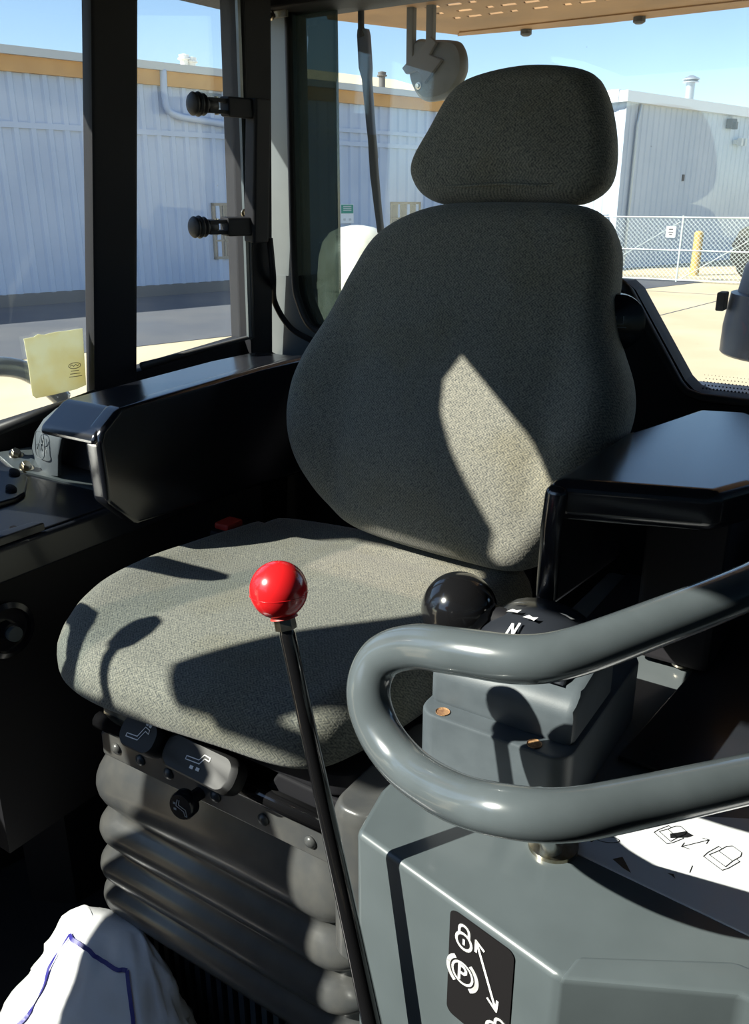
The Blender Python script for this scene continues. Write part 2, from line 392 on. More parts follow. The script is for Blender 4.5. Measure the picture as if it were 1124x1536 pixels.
# door side and front of the cab, beside and behind the viewer
struct('wall_left', box(.85, .90, -1.36, .55, 0, 1.0), 'black_matte')
wl = bpy.data.objects['wall_left']
obj('pillar', box(.85, .90, .42, .55, 1.0, 1.70), 'black_matte', wl, bevel=.01)
obj('header', box(.84, .90, -.97, .55, 1.56, 1.70), 'black_matte', wl, bevel=.01)
struct('window_7', prism([(-1.36, 1.0), (.43, 1.0), (.43, 1.58), (-1.0, 1.58)], 'x', .872, .877), 'glass_dimmer')  # door pane darkened to keep sky light out of the cab
struct('wall_front', box(-.97, .90, -1.42, -1.36, 0, .95), 'black_matte')
wf = bpy.data.objects['wall_front']
def wsl(x, z, o=0): return (x, -1.39 + (z - .95) * .621 + o, z)
obj('corner_panel', slab([wsl(-1.0, .95, .012), wsl(-.745, .95, .012), wsl(-.745, 1.38, .012), wsl(-.78, 1.40, .012), wsl(-1.0, 1.40, .012)], (0, .85, -.52), .02), 'black_matte', wf)  # unseen panel added to keep sun off the bellows front
obj('fill_blocker', slab([wsl(-.745, .95, .012), wsl(.88, .95, .012), wsl(.88, 1.14, .012), wsl(-.745, 1.14, .012)], (0, .85, -.52), .02), 'black_matte', wf)  # unseen panel added to block fill light from the front
for x in (.86,):
    obj('pillar', loft([[(x, -1.36, .95), (x + .05, -1.36, .95), (x + .05, -1.42, .95), (x, -1.42, .95)], [(x, -.93, 1.64), (x + .05, -.93, 1.64), (x + .05, -.99, 1.64), (x, -.99, 1.64)]]), 'black_matte', wf)
struct('window_5', slab([(-.98, -1.39, .95), (-.08, -1.39, .95), (-.08, -.955, 1.65), (-.455, -.955, 1.65), (-.98, -.955, 1.65)], (0, -.85, .52), .005), 'glass')
struct('window_6', slab([(-.08, -1.39, .95), (.88, -1.39, .95), (.88, -.955, 1.65), (-.08, -.955, 1.65)], (0, -.85, .52), .005), 'glass_dimmer')  # this half of the windshield darkened to reduce ambient light

# =================================================================== OPERATOR SEAT
seat = thing('operator_seat', 'grey herringbone cloth suspension seat with headrest and black bellows base', 'seat', (-.17, -.05, 0))
def cdent(u, v, s):
    if s <= 0: return 0
    b = .016 * (math.exp(-((u + .42) / .07) ** 2) + math.exp(-((u - .10) / .06) ** 2)) * (1 - .5 * max(0, min(1, (-.1 - v) / .2)))
    r = -.007 * math.exp(-((v - (.085 + .10 * (u + .17) ** 2)) / .010) ** 2)
    f = .012 * max(0, min(1, (v + .05) / .2)) - .020 * max(0, min(1, (-.18 - v) / .15)) ** 2
    return b + r + f
cush = obj('cushion', pillow([(-.418, -.270), (-.446, -.19), (-.446, -.08), (-.418, .05), (-.37, .15), (-.2, .19), (.04, .19), (.085, .12), (.075, -.1), (.050, -.24), (.010, -.305), (-.1, -.325), (-.27, -.342), (-.365, -.325)],
    (0, 0, .695), (1, 0, 0), (0, 1, 0), .050, .035, .050, cdent, 8, (-.17, -.07), .006, .02), 'fabric', seat, smooth=True)
bk_out = [(-.336, .175), (-.325, .115), (-.290, .060), (-.232, .014), (-.165, -.008), (0, -.016), (.085, -.010), (.120, .035), (.165, .12), (.190, .20), (.186, .255), (.158, .315), (.146, .36), (.143, .40), (.132, .445), (.095, .478), (-.02, .484), (-.135, .478), (-.215, .442), (-.255, .385), (-.283, .325), (-.323, .245)]
def bdent(u, v, s):
    if s <= 0: return 0
    low = max(0, min(1, (.36 - v) / .15))
    b = low * .020 * (math.exp(-((u + .30) / .055) ** 2) + math.exp(-((u - .165) / .045) ** 2))
    g = -low * .006 * (math.exp(-((u + .215) / .014) ** 2) + math.exp(-((u - .095) / .014) ** 2))
    l = .022 * math.exp(-((v - .12) / .10) ** 2) * math.exp(-((u + .06) / .16) ** 2)
    return b + g + l
BV = Vector((0, .25, .97)).normalized()
back = obj('backrest', pillow(bk_out, (0, .092, .785), (1, 0, 0), BV, .022, .075, .040, bdent, 6, (-.065, .22), .006, .03), 'fabric', seat, smooth=True)
hd = [(-.174, .055), (-.166, .025), (-.135, .004), (-.08, .000), (-.01, .004), (.05, .002), (.085, .004), (.112, .022), (.119, .050), (.112, .095), (.094, .140), (.066, .163), (-.01, .174), (-.085, .166), (-.122, .145), (-.150, .100)]
head = obj('headrest', pillow(hd, (0, .215, 1.249), (1, 0, 0), Vector((0, .15, .99)).normalized(), .022, .055, .034, None, 6, (-.028, .085), .010, .03), 'fabric', seat, smooth=True)
HV = Vector((0, .15, .99)).normalized(); HNn = Vector((1, 0, 0)).cross(HV)
obj('piping', tube(spline([Vector((0, .215, 1.249)) + Vector((u, 0, 0)) + HV * v + HNn * d for u, v, d in ((-.140, .024, .014), (-.09, .019, .021), (-.02, .021, .024), (.04, .019, .022), (.088, .023, .014))], 6), .0022, 6), 'fabric', head, smooth=True)
obj('seat_pan', prism(rrect(-.40, .06, -.27, .16, .05), 'z', .615, .645), 'black_matte', seat, bevel=.006)
obj('back_frame', box(-.16, .06, .17, .215, .66, 1.10), 'black_matte', seat, bevel=.01)
# round adjusting knob beside the backrest
kb = obj('recline_knob', lathe([(.020, 0), (.034, .003), (.038, .012), (.036, .022), (.030, .026)], (.140, .232, 1.100), (.5, -.85, .1), 32), 'black_plastic', seat, smooth='auto')
ax = Vector((.5, -.85, .1)).normalized(); ku = Vector((.85, .5, 0)).normalized(); kv = ax.cross(ku)
obj('knob_symbol', strokes([[(-.004, .008), (-.004, -.002), (.006, -.002), (.006, .008)], [(-.008, -.006), (.010, -.006)], [(-.008, .008), (-.008, -.006)]], .0012, Vector((.140, .232, 1.100)) + ax * .0265, ku, kv), 'grey_print', kb)
obj('knob_shaft', tube([Vector((.140, .232, 1.100)), (.10, .25, 1.09)], .012, 10), 'black_matte', seat)
# belt buckle tucked behind the cushion
bkl = obj('belt_buckle', box(-.425, -.385, .02, .075, .70, .752), 'black_matte', seat, bevel=.006)
obj('release_button', box(-.420, -.390, .028, .066, .752, .764), 'red_dull', bkl, bevel=.004)
# bellows: stacked soft folds
def rr3(x0, x1, y0, y1, r, z, n=6): return [(x, y, z) for x, y in rrect(x0, x1, y0, y1, r, n)]
prof = [(.560, .055, .05), (.545, .052, .05), (.505, .048, .05), (.480, .022, .05), (.455, .006, .055), (.432, .000, .055), (.412, .006, .055), (.400, .026, .05), (.392, .034, .045), (.382, .022, .05), (.368, .003, .055), (.350, -.004, .055), (.335, .004, .055), (.327, .022, .05), (.320, .028, .045), (.310, .016, .05), (.297, -.003, .055), (.280, -.009, .055),
        (.268, -.003, .055), (.261, .016, .05), (.256, .022, .045), (.248, .012, .05), (.238, -.004, .055), (.222, -.010, .055), (.208, -.004, .055), (.196, .012, .055), (.190, .03, .055)]
ringsb = []
for z, ins, r in prof:
    ringsb.append([(x, y, z + .004 * math.sin(9 * x)) for x, y in rrect(-.446 + ins, .052 - ins, -.266 + ins * .55, .15 - ins, r, 8)])
bel = obj('bellows', loft(ringsb), 'bellows_vinyl', seat, smooth=True, sub=1)
fl = obj('clamp_strip', prism([(-.385, .508), (.03, .508), (.03, .560), (-.360, .560), (-.385, .545)], 'y', -.262, -.235), 'bellows_vinyl', seat, bevel=.004)
for x in (-.352, -.304, -.250, -.085, -.012, -.165):
    obj('rivet', lathe([(.0085, 0), (.0085, .002), (.005, .005), (.001, .006)], (x, -.262, .530), (0, -1, 0), 16), 'bellows_vinyl', fl, smooth=True)
obj('seat_rail', tube([(-.375, -.268, .573), (-.1, -.272, .577), (.04, -.270, .575)], .012, 10), 'black_gloss', seat, smooth=True)
obj('seat_bracket', prism([(-.375, .570), (-.300, .560), (-.270, .585), (-.275, .618), (-.345, .625), (-.372, .602)], 'y', -.262, -.20), 'dust', seat, bevel=.005)
obj('seat_bracket', prism([(-.10, .548), (.05, .548), (.05, .605), (-.06, .608)], 'y', -.262, -.20), 'black_matte', seat, bevel=.005)
obj('seat_lever', tube([(-.390, -.25, .622), (-.33, -.262, .612), (-.27, -.262, .620)], [.011, .008, .008], 10), 'black_matte', seat, smooth=True)
obj('foam_scrap', ball((-.262, -.262, .640), .012, 10, 6), 'dust', seat)
def paddle(x0, x1, z, tilt, sym):
    c = Vector(((x0 + x1) / 2, -.296, z + .002)); hx = (x1 - x0) / 2
    U = Vector((1, -.05, tilt)).normalized(); V = Vector((0, .66, .75)).normalized(); N_ = U.cross(V)
    rg = []
    for s, h in ((.80, -.016), (.97, -.012), (1, 0), (.97, .008), (.86, .013)):
        rg.append([c + U * (a * s) + V * (b * s) + N_ * h for a, b in rrect(-hx, hx, -.022, .022, .018, 6)])
    p = obj('adjuster_paddle', loft(rg), 'rubber', seat, smooth='auto')
    obj('paddle_symbol', strokes([([(a * .85, b * .8) for a, b in l[0]], l[1]) if isinstance(l, tuple) else [(a * .85, b * .8) for a, b in l] for l in sym], .0012, c + N_ * .0132, U, V), 'white_print', p)
s1 = [[(-.020, -.006), (.002, -.004), (.010, .014), (.020, .012)], [(-.020, -.011), (.005, -.009), (.013, .008), (.021, .006), (.020, .012)], [(-.020, -.006), (-.020, -.011)], ([(.010, .019), (.0125, .019)], .004), ([(.017, .018), (.0195, .018)], .004)]
s2 = [[(-.020, .002), (.004, .004), (.010, .014), (.022, .013)], [(-.020, -.003), (.007, -.001), (.013, .009), (.022, .008), (.022, .013)], [(-.020, .002), (-.020, -.003)], ([(-.006, -.010), (-.002, -.010)], .004), ([(.006, -.009), (.010, -.009)], .004)]
paddle(-.285, -.213, .608, .02, s1)
paddle(-.211, -.085, .606, .02, s2)
wk = obj('weight_knob', lathe([(.016, 0), (.019, .002), (.019, .014), (.017, .017)], (-.197, -.280, .521), (.12, -.95, .1), 30), 'black_plastic', seat, smooth='auto')
a2 = Vector((.12, -.95, .1)).normalized(); u2 = Vector((.95, .12, 0)).normalized(); v2 = a2.cross(u2)
obj('knob_symbol', strokes([[(-.004, .010), (-.006, .001), (.006, -.004), (.008, -.010)], [(-.001, .010), (-.002, .003), (.009, -.001), (.011, -.010), (.008, -.010)], ([(-.010, .004), (-.0075, .004)], .003), ([(-.009, -.004), (-.0065, -.004)], .003)], .0014, Vector((-.197, -.280, .521)) + a2 * .0172, u2, v2), 'grey_print', wk)
obj('knob_shaft', tube([(-.197, -.28, .521), (-.19, -.24, .525)], .009, 10), 'black_matte', seat)
# slotted pedestal under the bellows
ped = obj('pedestal', join(box(-.40, .02, -.19, .14, 0, .196), box(-.405, .025, -.222, -.19, .158, .196), box(-.405, .025, -.222, -.19, 0, .02), box(-.405, -.385, -.222, -.19, .02, .158)), 'black_matte', seat)
for k in range(17):
    x = -.372 + k * .0225
    obj('slat', box(x, x + .0105, -.2215, -.196, .02, .158), 'pod_plastic', ped)

# =================================================================== ARMRESTS
AG = 'moulded armrests'
al = thing('armrest', 'black moulded armrest beside the side windows, picture left of the seat', 'armrest', (-.52, .05, .78), AG)
obj('pad', prism([(-.115, .974), (-.160, .944), (-.163, .930), (-.110, .938), (.33, .938), (.33, .985), (.20, .985)], 'x', -.572, -.452), 'black_plastic', al, bevel=.010, seg=3)
obj('side_panel', prism([(-.116, .976), (-.152, .950), (-.158, .935), (-.155, .845), (-.105, .795), (.33, .77), (.33, .987), (.20, .987)], 'x', -.480, -.446), 'black_plastic', al, bevel=.010, seg=3)
ar = thing('armrest', 'wide black armrest mirroring blue sky beside the curved grey handrail', 'armrest', (.28, .12, .78), AG)
arpoly = [(.183, -.085), (.348, -.03), (.375, .03), (.372, .30), (.30, .372), (.235, .352), (.188, .16)]
obj('pad', loft([[(x, y, .925) for x, y in arpoly], [(x, y, .972) for x, y in arpoly]]), 'black_plastic', ar, bevel=.014, seg=4)
obj('side_panel', prism([(-.086, .966), (-.094, .92), (-.094, .83), (.15, .80), (.15, .955), (.05, .962)], 'x', .181, .206), 'black_plastic', ar, bevel=.009, seg=3)
obj('mounting_bracket', box(.24, .34, .12, .30, .68, .93), 'black_matte', ar, bevel=.01)

# =================================================================== RED BALL LEVER
lv = thing('ball_lever', 'thin black rod lever topped by a shiny red ball', 'lever', (.20, -.43, 0))
RB = Vector((.076, -.406, .942)); RE = Vector((.171, -.407, .505)); end = Vector((.185, -.445, .34)); RR = .0248
obj('knob', ball(RB, RR, 48, 28), 'red_plastic', lv, smooth=True)
kn = lv.children[0] if lv.children else None
obj('mould_line', tube([RB + Vector((math.cos(a) * RR, math.sin(a) * RR, -.003 + .0035 * math.cos(a + .6))) for a in [2 * math.pi * i / 48 for i in range(48)]], .00025, 5, True), 'red_plastic', bpy.data.objects['knob'], smooth=True)
nd = (Vector((.0865, -.4105, .909)) - RB).normalized()
obj('collar', lathe([(.011, .0225), (.012, .0245), (.0072, .026)], RB, nd, 24), 'red_dull', lv, smooth='auto')
obj('nut', lathe([(.0092, .025), (.0092, .0345)], RB, nd, 6), 'steel', lv)
R0 = RB + nd * .0345
obj('rod', tube([R0, R0 + nd * .004, R0 * .75 + RE * .25, R0 * .5 + RE * .5, R0 * .25 + RE * .75, RE, end], [.0056, .0069, .0074, .0082, .0090, .0100, .0110], 18), 'black_gloss', lv, smooth='auto')
obj('lever_boot', lathe([(.055, 0), (.055, .02), (.035, .06), (.028, .25), (.014, .345)], (.187, -.45, 0), (0, 0, 1), 20), 'rubber', lv, smooth=True)

# =================================================================== LEFT CONSOLE (picture right, foreground)
CZ = .67
con = thing('side_console', 'grey painted steel console with decals in the foreground', 'console', (.36, -.1, 0))
cpoly = [(.116, -.352), (.345, -.402), (.470, -.338), (.70, -.33), (.70, .40), (.118, .40), (.102, -.285)]
body = obj('body', prism(cpoly, 'z', 0, CZ), 'grey_paint', con, bevel=.007, seg=3)
obj('front_lip', prism([(.346, -.406), (.471, -.342), (.70, -.334), (.70, -.30), (.46, -.31), (.35, -.375)], 'z', .612, .6715), 'grey_paint', con, bevel=.005)
obj('lower_step', prism([(.40, -.385), (.47, -.35), (.70, -.345), (.70, -.30), (.42, -.30)], 'z', 0, .600), 'black_matte', con)
obj('rear_cover', prism([(.295, -.10), (.70, -.10), (.70, .395), (.15, .395), (.150, .16), (.322, .160)], 'z', CZ, CZ + .006), 'dark_paint', con, bevel=.002)
obj('bolt', hexbolt((.302, .140, CZ + .006), (0, 0, 1), .0085, .012), 'steel', con, smooth='auto')
obj('corner_guard', loft([[(.085 + a, -.275 + b, z) for a, b in rrect(-.032, .03, -.045, .16, .025)] for z in (.45, .64)] + [[(.085 + a * .8, -.275 + b * .9, .655) for a, b in rrect(-.032, .03, -.045, .16, .025)]]), 'bellows_vinyl', con, smooth='auto', bevel=.004)
# parking brake decal on the front face
fu = (Vector((.345, -.402, 0)) - Vector((.116, -.352, 0))).normalized(); fn = Vector((fu.y, -fu.x, 0))
def onfront(px_, z): return Vector((.116, -.352, z)) + fu * px_ + fn * .0008
DO = onfront(.158, .615)
dec = obj('brake_decal', flatpoly([rrect(-.035, .035, -.075, .048, .008)], DO, fu, (0, 0, 1), .0006), 'decal_black', con)
pl = [[(-.0225, .027)] + arc(-.0225 + .0055, .027, .0055, 180, 0) + [(-.0115, .027)]]
lock = lambda x, y, o: [arc(x, y - .007, .0085, 0, 360, 20), [(x - .0055 + o, y + .001)] + arc(x + o, y + .005, .0055, 180, 0, 10) + [(x + .0055 + o, y + .001)], ([(x, y - .005), (x, y - .010)], .0025)]
pk = lambda ls: [(l if isinstance(l, tuple) else (l, .0028)) for l in ls]
for nm, ls in (('padlock_symbol', pk(lock(-.018, .028, 0))), ('open_padlock_symbol', pk(lock(.020, -.046, .006))),
        ('parking_brake_symbol', [(arc(-.018, -.016, .0115, 0, 360, 24), .0024), (arc(-.018, -.016, .0165, 125, 235, 12), .0042), (arc(-.018, -.016, .0165, -55, 55, 12), .0042),
            ([(-.0215, -.024), (-.0215, -.008), (-.0165, -.008), (-.0140, -.0105), (-.0140, -.0135), (-.0165, -.0160), (-.0215, -.0160)], .0030)]),
        ('arrow_symbol', [([(-.004, .031), (.020, -.027)], .0026), ([(-.0045, .020), (-.0045, .032), (.004, .027)], .0026), ([(.011, -.022), (.0205, -.029), (.0215, -.017)], .0026)])):
    obj(nm, strokes(ls, .0026, DO, fu, (0, 0, 1), .0012), 'white_print', dec)
# white instruction plate on the top
sp = [(.288, -.262), (.306, -.226), (.375, -.158), (.47, -.105), (.60, -.12), (.60, -.33), (.470, -.278)]
plate = obj('instruction_plate', prism(sp, 'z', CZ - .001, CZ + .0016), 'decal_white', con, bevel=.0006, seg=1)
def chair_icon(ox, oy, k, a):
    ca, sa = math.cos(a), math.sin(a); out = []
    for l in ([[(-6, 0), (-6, 9), (-4, 13), (4, 13), (6, 9), (6, 0), (-6, 0)], [(-9, -8), (-9, 4), (-6, 4)], [(9, -8), (9, 4), (6, 4)], [(-6, 0), (-7, -9), (7, -9), (6, 0)], [(-9, -8), (-8, -14), (8, -14), (9, -8)]]):
        out.append([(ox + k * (x * ca - y * sa), oy + k * (x * sa + y * ca)) for x, y in l])
    return out
for nm, ls in (('seat_symbol', chair_icon(.378, -.188, .0011, -.55)), ('seat_symbol', chair_icon(.428, -.192, .0013, -.45)),
        ('arrow_symbol', [[(.390, -.202), (.410, -.178)], [(.391, -.195), (.390, -.202), (.397, -.201)], [(.404, -.179), (.410, -.178), (.409, -.185)]]),
        ('knob_symbol', [[(.328 + p[0], -.231 + p[1]) for p in [(.010 * math.cos(t), .0045 * math.sin(t) + .004 * math.cos(t)) for t in [2 * math.pi * i / 20 for i in range(21)]]]]),
        ('tick_mark', [[(.405, -.232), (.405, -.222)]])):
    obj(nm, strokes(ls, .0009, (0, 0, CZ + .0016), (1, 0, 0), (0, 1, 0), .0004), 'black_print', plate)
for q_ in ([[(.378, -.196), (.392, -.186), (.396, -.180), (.388, -.178), (.376, -.190)], [(.302, -.236), (.313, -.231), (.318, -.237), (.316, -.243), (.310, -.242), (.305, -.238)]]): obj('print', flatpoly([q_], (0, 0, CZ + .0016), (1, 0, 0), (0, 1, 0), .0004), 'black_print', plate)
for q_ in ([[(.340, -.254), (.347, -.246), (.352, -.252), (.360, -.262), (.352, -.260)], [(.388, -.244), (.393, -.242), (.396, -.247), (.392, -.245)]]): obj('print', flatpoly([q_], (0, 0, CZ + .0016), (1, 0, 0), (0, 1, 0), .0004), 'brown_print', plate)

# =================================================================== SHIFT POD WITH BLACK BALL
pod = thing('shift_pod', 'grey shift control pod with screwed flange and black cap', 'control pod', (.2, -.15, CZ))
obj('base', prism(rrect(.119, .286, -.245, .0, .022), 'z', CZ, .752), 'pod_plastic', pod, bevel=.004)
hz = prism([(-.222, .748), (-.222, .792), (-.200, .806), (-.10, .822), (-.10, .748)], 'x', .122, .282)
obj('housing', hz, 'pod_plastic', pod, bevel=.010)
cp = []
for y, h in ((-.205, .0), (-.200, .022), (-.180, .036), (-.15, .043), (-.115, .040), (-.103, .03), (-.10, 0)):
    cp.append([(.208 + .062 * math.cos(math.radians(a)) * (1 - .25 * abs(y + .15) / .05 * .5), y + .006 * math.sin(math.radians(a)), .806 + max(.001, h) * math.sin(math.radians(a)) ** .7) for a in range(0, 181, 12)])
cap = obj('cap', loft(cp), 'dark_paint', pod, smooth=True)
for x in (.146, .248):
    s = obj('screw', lathe([(.0075, 0), (.0075, .001), (.005, -.0015)], (x, -.2345, .7522), (0, 0, 1), 16), 'rust', pod)
mk = [[(.172, -.196), (.176, -.184), (.180, -.196), (.184, -.184)]]
# printed range marks on the cap, following its curve
def capz(x, y):
    a = math.acos(max(-1, min(1, (x - .208) / .060))); hh = {0: .043}[0] - 9 * (y + .15) ** 2
    return .806 + hh * math.sin(a) ** .7
def onCap(poly): return [Vector((x, y, capz(x, y) + .0032)) for x, y in poly]
for cx, cy in ((.183, -.136), (.186, -.160), (.207, -.166), (.236, -.137)):
    q = onCap([(cx - .007, cy - .002), (cx - .002, cy + .003), (cx + .003, cy + .001), (cx + .008, cy + .003), (cx + .006, cy - .003), (cx, cy - .002)])
    obj('range_mark', (q, [list(range(len(q)))]), 'white_print', cap)
cv, cf = [], []
for a, b in (((.192, -.192), (.194, -.178)), ((.194, -.178), (.199, -.190)), ((.199, -.190), (.201, -.176))):
    q = onCap([(a[0] - .0012, a[1]), (b[0] - .0012, b[1]), (b[0] + .0012, b[1]), (a[0] + .0012, a[1])]); k = len(cv); cv += q; cf.append([k, k + 1, k + 2, k + 3])
obj('letter_n', (cv, cf), 'white_print', cap)
sl_ = thing('shift_lever', 'black ball knob shift lever on the pod in front of the cushion', 'lever', (.135, -.185, .80))
obj('knob', ball((.122, -.158, .832), .0418, 48, 28), 'black_gloss', sl_, smooth=True)
obj('shaft', tube([(.140, -.156, .832), (.20, -.150, .826)], [.016, .014], 14), 'black_matte', sl_, smooth='auto')

# =================================================================== HANDRAIL
hr = thing('handrail', 'thick bent grey tube grab rail looping over the console', 'handrail', (.33, -.2, CZ))
HP = [(.484, -.077, .972), (.412, -.208, .953), (.363, -.289, .942), (.318, -.354, .932), (.285, -.378, .927), (.236, -.381, .920), (.189, -.373, .906), (.159, -.375, .887), (.154, -.387, .861), (.171, -.397, .833), (.208, -.411, .819), (.262, -.435, .830), (.309, -.443, .843), (.346, -.425, .844), (.384, -.377, .839), (.445, -.291, .830), (.519, -.174, .812)]
HP = [(.64, .06, .70), (.62, .06, .93)] + HP + [(.62, -.02, .79), (.64, .0, .70)]
obj('tube', tube(spline(HP, 8), .0188, 28), 'grey_rail', hr, smooth=True)
obj('mount_stub', tube([(.286, -.268, CZ), (.322, -.415, .838)], .011, 14), 'grey_rail', hr, smooth='auto')
obj('washer', lathe([(.024, 0), (.024, .004), (.016, .005)], (.286, -.266, CZ), (0, 0, 1), 24), 'steel', hr, smooth='auto')
obj('foot_plate', lathe([(.06, 0), (.06, .02)], (.64, .03, CZ + .006), (0, 0, 1), 24), 'grey_rail', hr)

# =================================================================== RIGHT CONSOLE (picture left)
DZ = .853
rc = thing('side_console', 'low grey deck console with bolted plates below the sticker window', 'console', (-.6, -.3, 0))
def tilt(vf):      # the deck slopes down towards the seat
    return [Vector((p[0], p[1], p[2] - .35 * (p[0] + .73))) for p in map(Vector, vf[0])], vf[1]
obj('body', tilt(prism([(-.775, -.50), (-.548, -.50), (-.548, .30), (-.68, .30), (-.765, -.2)], 'z', .800, DZ)), 'dark_paint', rc, bevel=.006)
obj('side_panel', prism([(-.60, -.33), (-.552, -.33), (-.552, .30), (-.60, .30)], 'z', .30, .78), 'black_matte', rc)
obj('back_panel', prism([(-.74, -.20), (-.66, -.16), (-.60, .30), (-.67, .30)], 'z', .0, .79), 'black_matte', rc)
obj('top_plate', tilt(prism([(-.758, -.16), (-.752, -.122), (-.70, -.126), (-.60, -.055), (-.556, -.03), (-.556, .28), (-.65, .28), (-.735, .0)], 'z', DZ, DZ + .004)), 'grey_paint', rc, bevel=.0015, seg=1)
obj('front_plate', tilt(prism([(-.768, -.49), (-.556, -.49), (-.556, -.040), (-.60, -.065), (-.70, -.134), (-.755, -.130)], 'z', DZ, DZ + .003)), 'dark_paint', rc, bevel=.0015, seg=1)
for x, y in ((-.733, -.099), (-.695, -.109)):
    obj('bolt', tilt(hexbolt((x, y, DZ + .003), (.3, 0, 1), .0075, .011)), 'steel', rc, smooth='auto')
cvp = obj('cover_plate', tilt(prism([(-.75, -.45), (-.632, -.45), (-.626, -.18), (-.632, -.160), (-.664, -.130), (-.69, -.128), (-.75, -.175)], 'z', DZ + .003, DZ + .011)), 'dark_paint', rc, bevel=.002)
for x, y in ((-.679, -.142), (-.645, -.174)):
    obj('screw', tilt(lathe([(.008, 0), (.008, .004), (.005, .006)], (x, y, DZ + .011), (.3, 0, 1), 16)), 'black_matte', cvp, smooth='auto')
obj('slot_plug', tilt(prism([(a - .566, b - .227) for a, b in rrect(-.010, .010, -.006, .006, .005)], 'z', DZ + .003, DZ + .008)), 'black_matte', rc, bevel=.001)
obj('side_strip', tilt(prism([(-.580, -.45), (-.552, -.45), (-.552, -.188), (-.562, -.200)], 'z', DZ + .001, DZ + .014)), 'dark_paint', rc, bevel=.002)
dk = obj('round_socket', lathe([(.040, 0), (.042, .01), (.034, .014), (.032, .006), (.015, .006), (.013, .02), (.001, .02)], (-.552, -.278, .668), (1, -.05, .05), 32), 'black_plastic', rc, smooth='auto')
obj('socket_pin', lathe([(.011, 0), (.011, .012), (.001, .013)], (-.535, -.279, .667), (1, -.05, .05), 16), 'grey_paint', dk, smooth='auto')

# hooded air outlet with embossed badge
vh = thing('vent_hood', 'rounded grey hood with embossed badge in front of the left armrest', 'vent hood', (-.70, -.05, DZ))
c0, c1 = Vector((-.733, -.078, 0)), Vector((-.645, -.090, 0))
hd_ = [(0, .832), (-.002, .868), (.002, .895), (.012, .918), (.028, .934), (.048, .943), (.075, .946)]
rin = []
for y, z in hd_:
    k = (z - DZ) / .106
    a, b = c0 + Vector((.015 + .065 * k * k, y, z)), c1 + Vector((.003 + .03 * k, y + .004, z))
    rin.append([a, a.lerp(b, .25) + Vector((0, -.006, 0)), a.lerp(b, .5) + Vector((0, -.009, 0)), a.lerp(b, .75) + Vector((0, -.007, 0)), b, b + Vector((-.004, .010, 0)), a.lerp(b, .5) + Vector((0, .004, 0)), a + Vector((.004, .010, 0))])
sh = obj('shell', loft(rin), 'pod_plastic', vh, smooth='auto', bevel=.002)
obj('throat', prism([(-.055, .838), (.10, .838), (.10, .945), (-.02, .935), (-.045, .90)], 'x', -.690, -.600), 'black_matte', vh, bevel=.008)
eu = (c1 - c0).normalized(); eo = c0.lerp(c1, .5) + Vector((.018, -.0115, .884)); ev = Vector((.02, .10, 1)).normalized()
badge = [[(a, b) for a, b in rrect(-.017, .017, -.026, .026, .012)] + [(.017, .014)]]
deer = [[(-.012, -.002), (-.004, .004), (.004, .001), (.012, .006)], [(-.004, .004), (-.010, -.010)], [(.004, .001), (.010, -.010)], [(.010, .006), (.006, .018)], [(.012, .006), (.014, .014)]]
bv, bf = [], []
for ln in badge + deer:
    q = tube([eo + eu * a * .8 + ev * b * .85 for a, b in ln], .0008, 5); n0 = len(bv); bv += q[0]; bf += [[i + n0 for i in f] for f in q[1]]
obj('badge', (bv, bf), 'pod_plastic', sh, smooth=True)

# control levers standing on the right console, just beyond the frame
def lever(path, kpts, label, sr=.007):
    t = thing('joystick', label, 'joystick', path[0], 'levers on the deck console')
    obj('boot', lathe([(.026, 0), (.024, .008), (.015, .018), (.007, .030)], path[0], (0, 0, 1), 20), 'rubber', t, smooth=True)
    obj('stem', tube(spline(path, 6), sr, 12), 'black_matte', t, smooth=True)
    obj('knob', tube([p for p, r in kpts], [r for p, r in kpts], 20), 'black_plastic', t, smooth=True)
lever([(-.62, -.46, .817), (-.625, -.66, .96), (-.605, -.79, 1.11), (-.605, -.72, 1.135)], [((-.604, -.722, 1.133), .008), ((-.603, -.708, 1.134), .016), ((-.60, -.682, 1.134), .019), ((-.597, -.658, 1.133), .016), ((-.595, -.640, 1.132), .004)], 'black knobbed control lever on the deck console, farthest from the armrest')
lever([(-.59, -.40, .806), (-.585, -.58, .90), (-.60, -.685, 1.04), (-.60, -.60, 1.035)], [((-.60, -.605, 1.035), .014), ((-.60, -.58, 1.025), .016), ((-.60, -.55, 1.0), .017), ((-.60, -.52, .975), .015)], 'black hooked control lever between the other two levers', .013)
lever([(-.615, -.32, .815), (-.607, -.342, .90), (-.60, -.385, 1.0)], [((-.60, -.365, .965), .012), ((-.60, -.39, 1.00), .019), ((-.60, -.47, 1.09), .017), ((-.60, -.505, 1.13), .012), ((-.60, -.520, 1.148), .003)], 'black tapered control lever on the deck console, nearest the armrest')

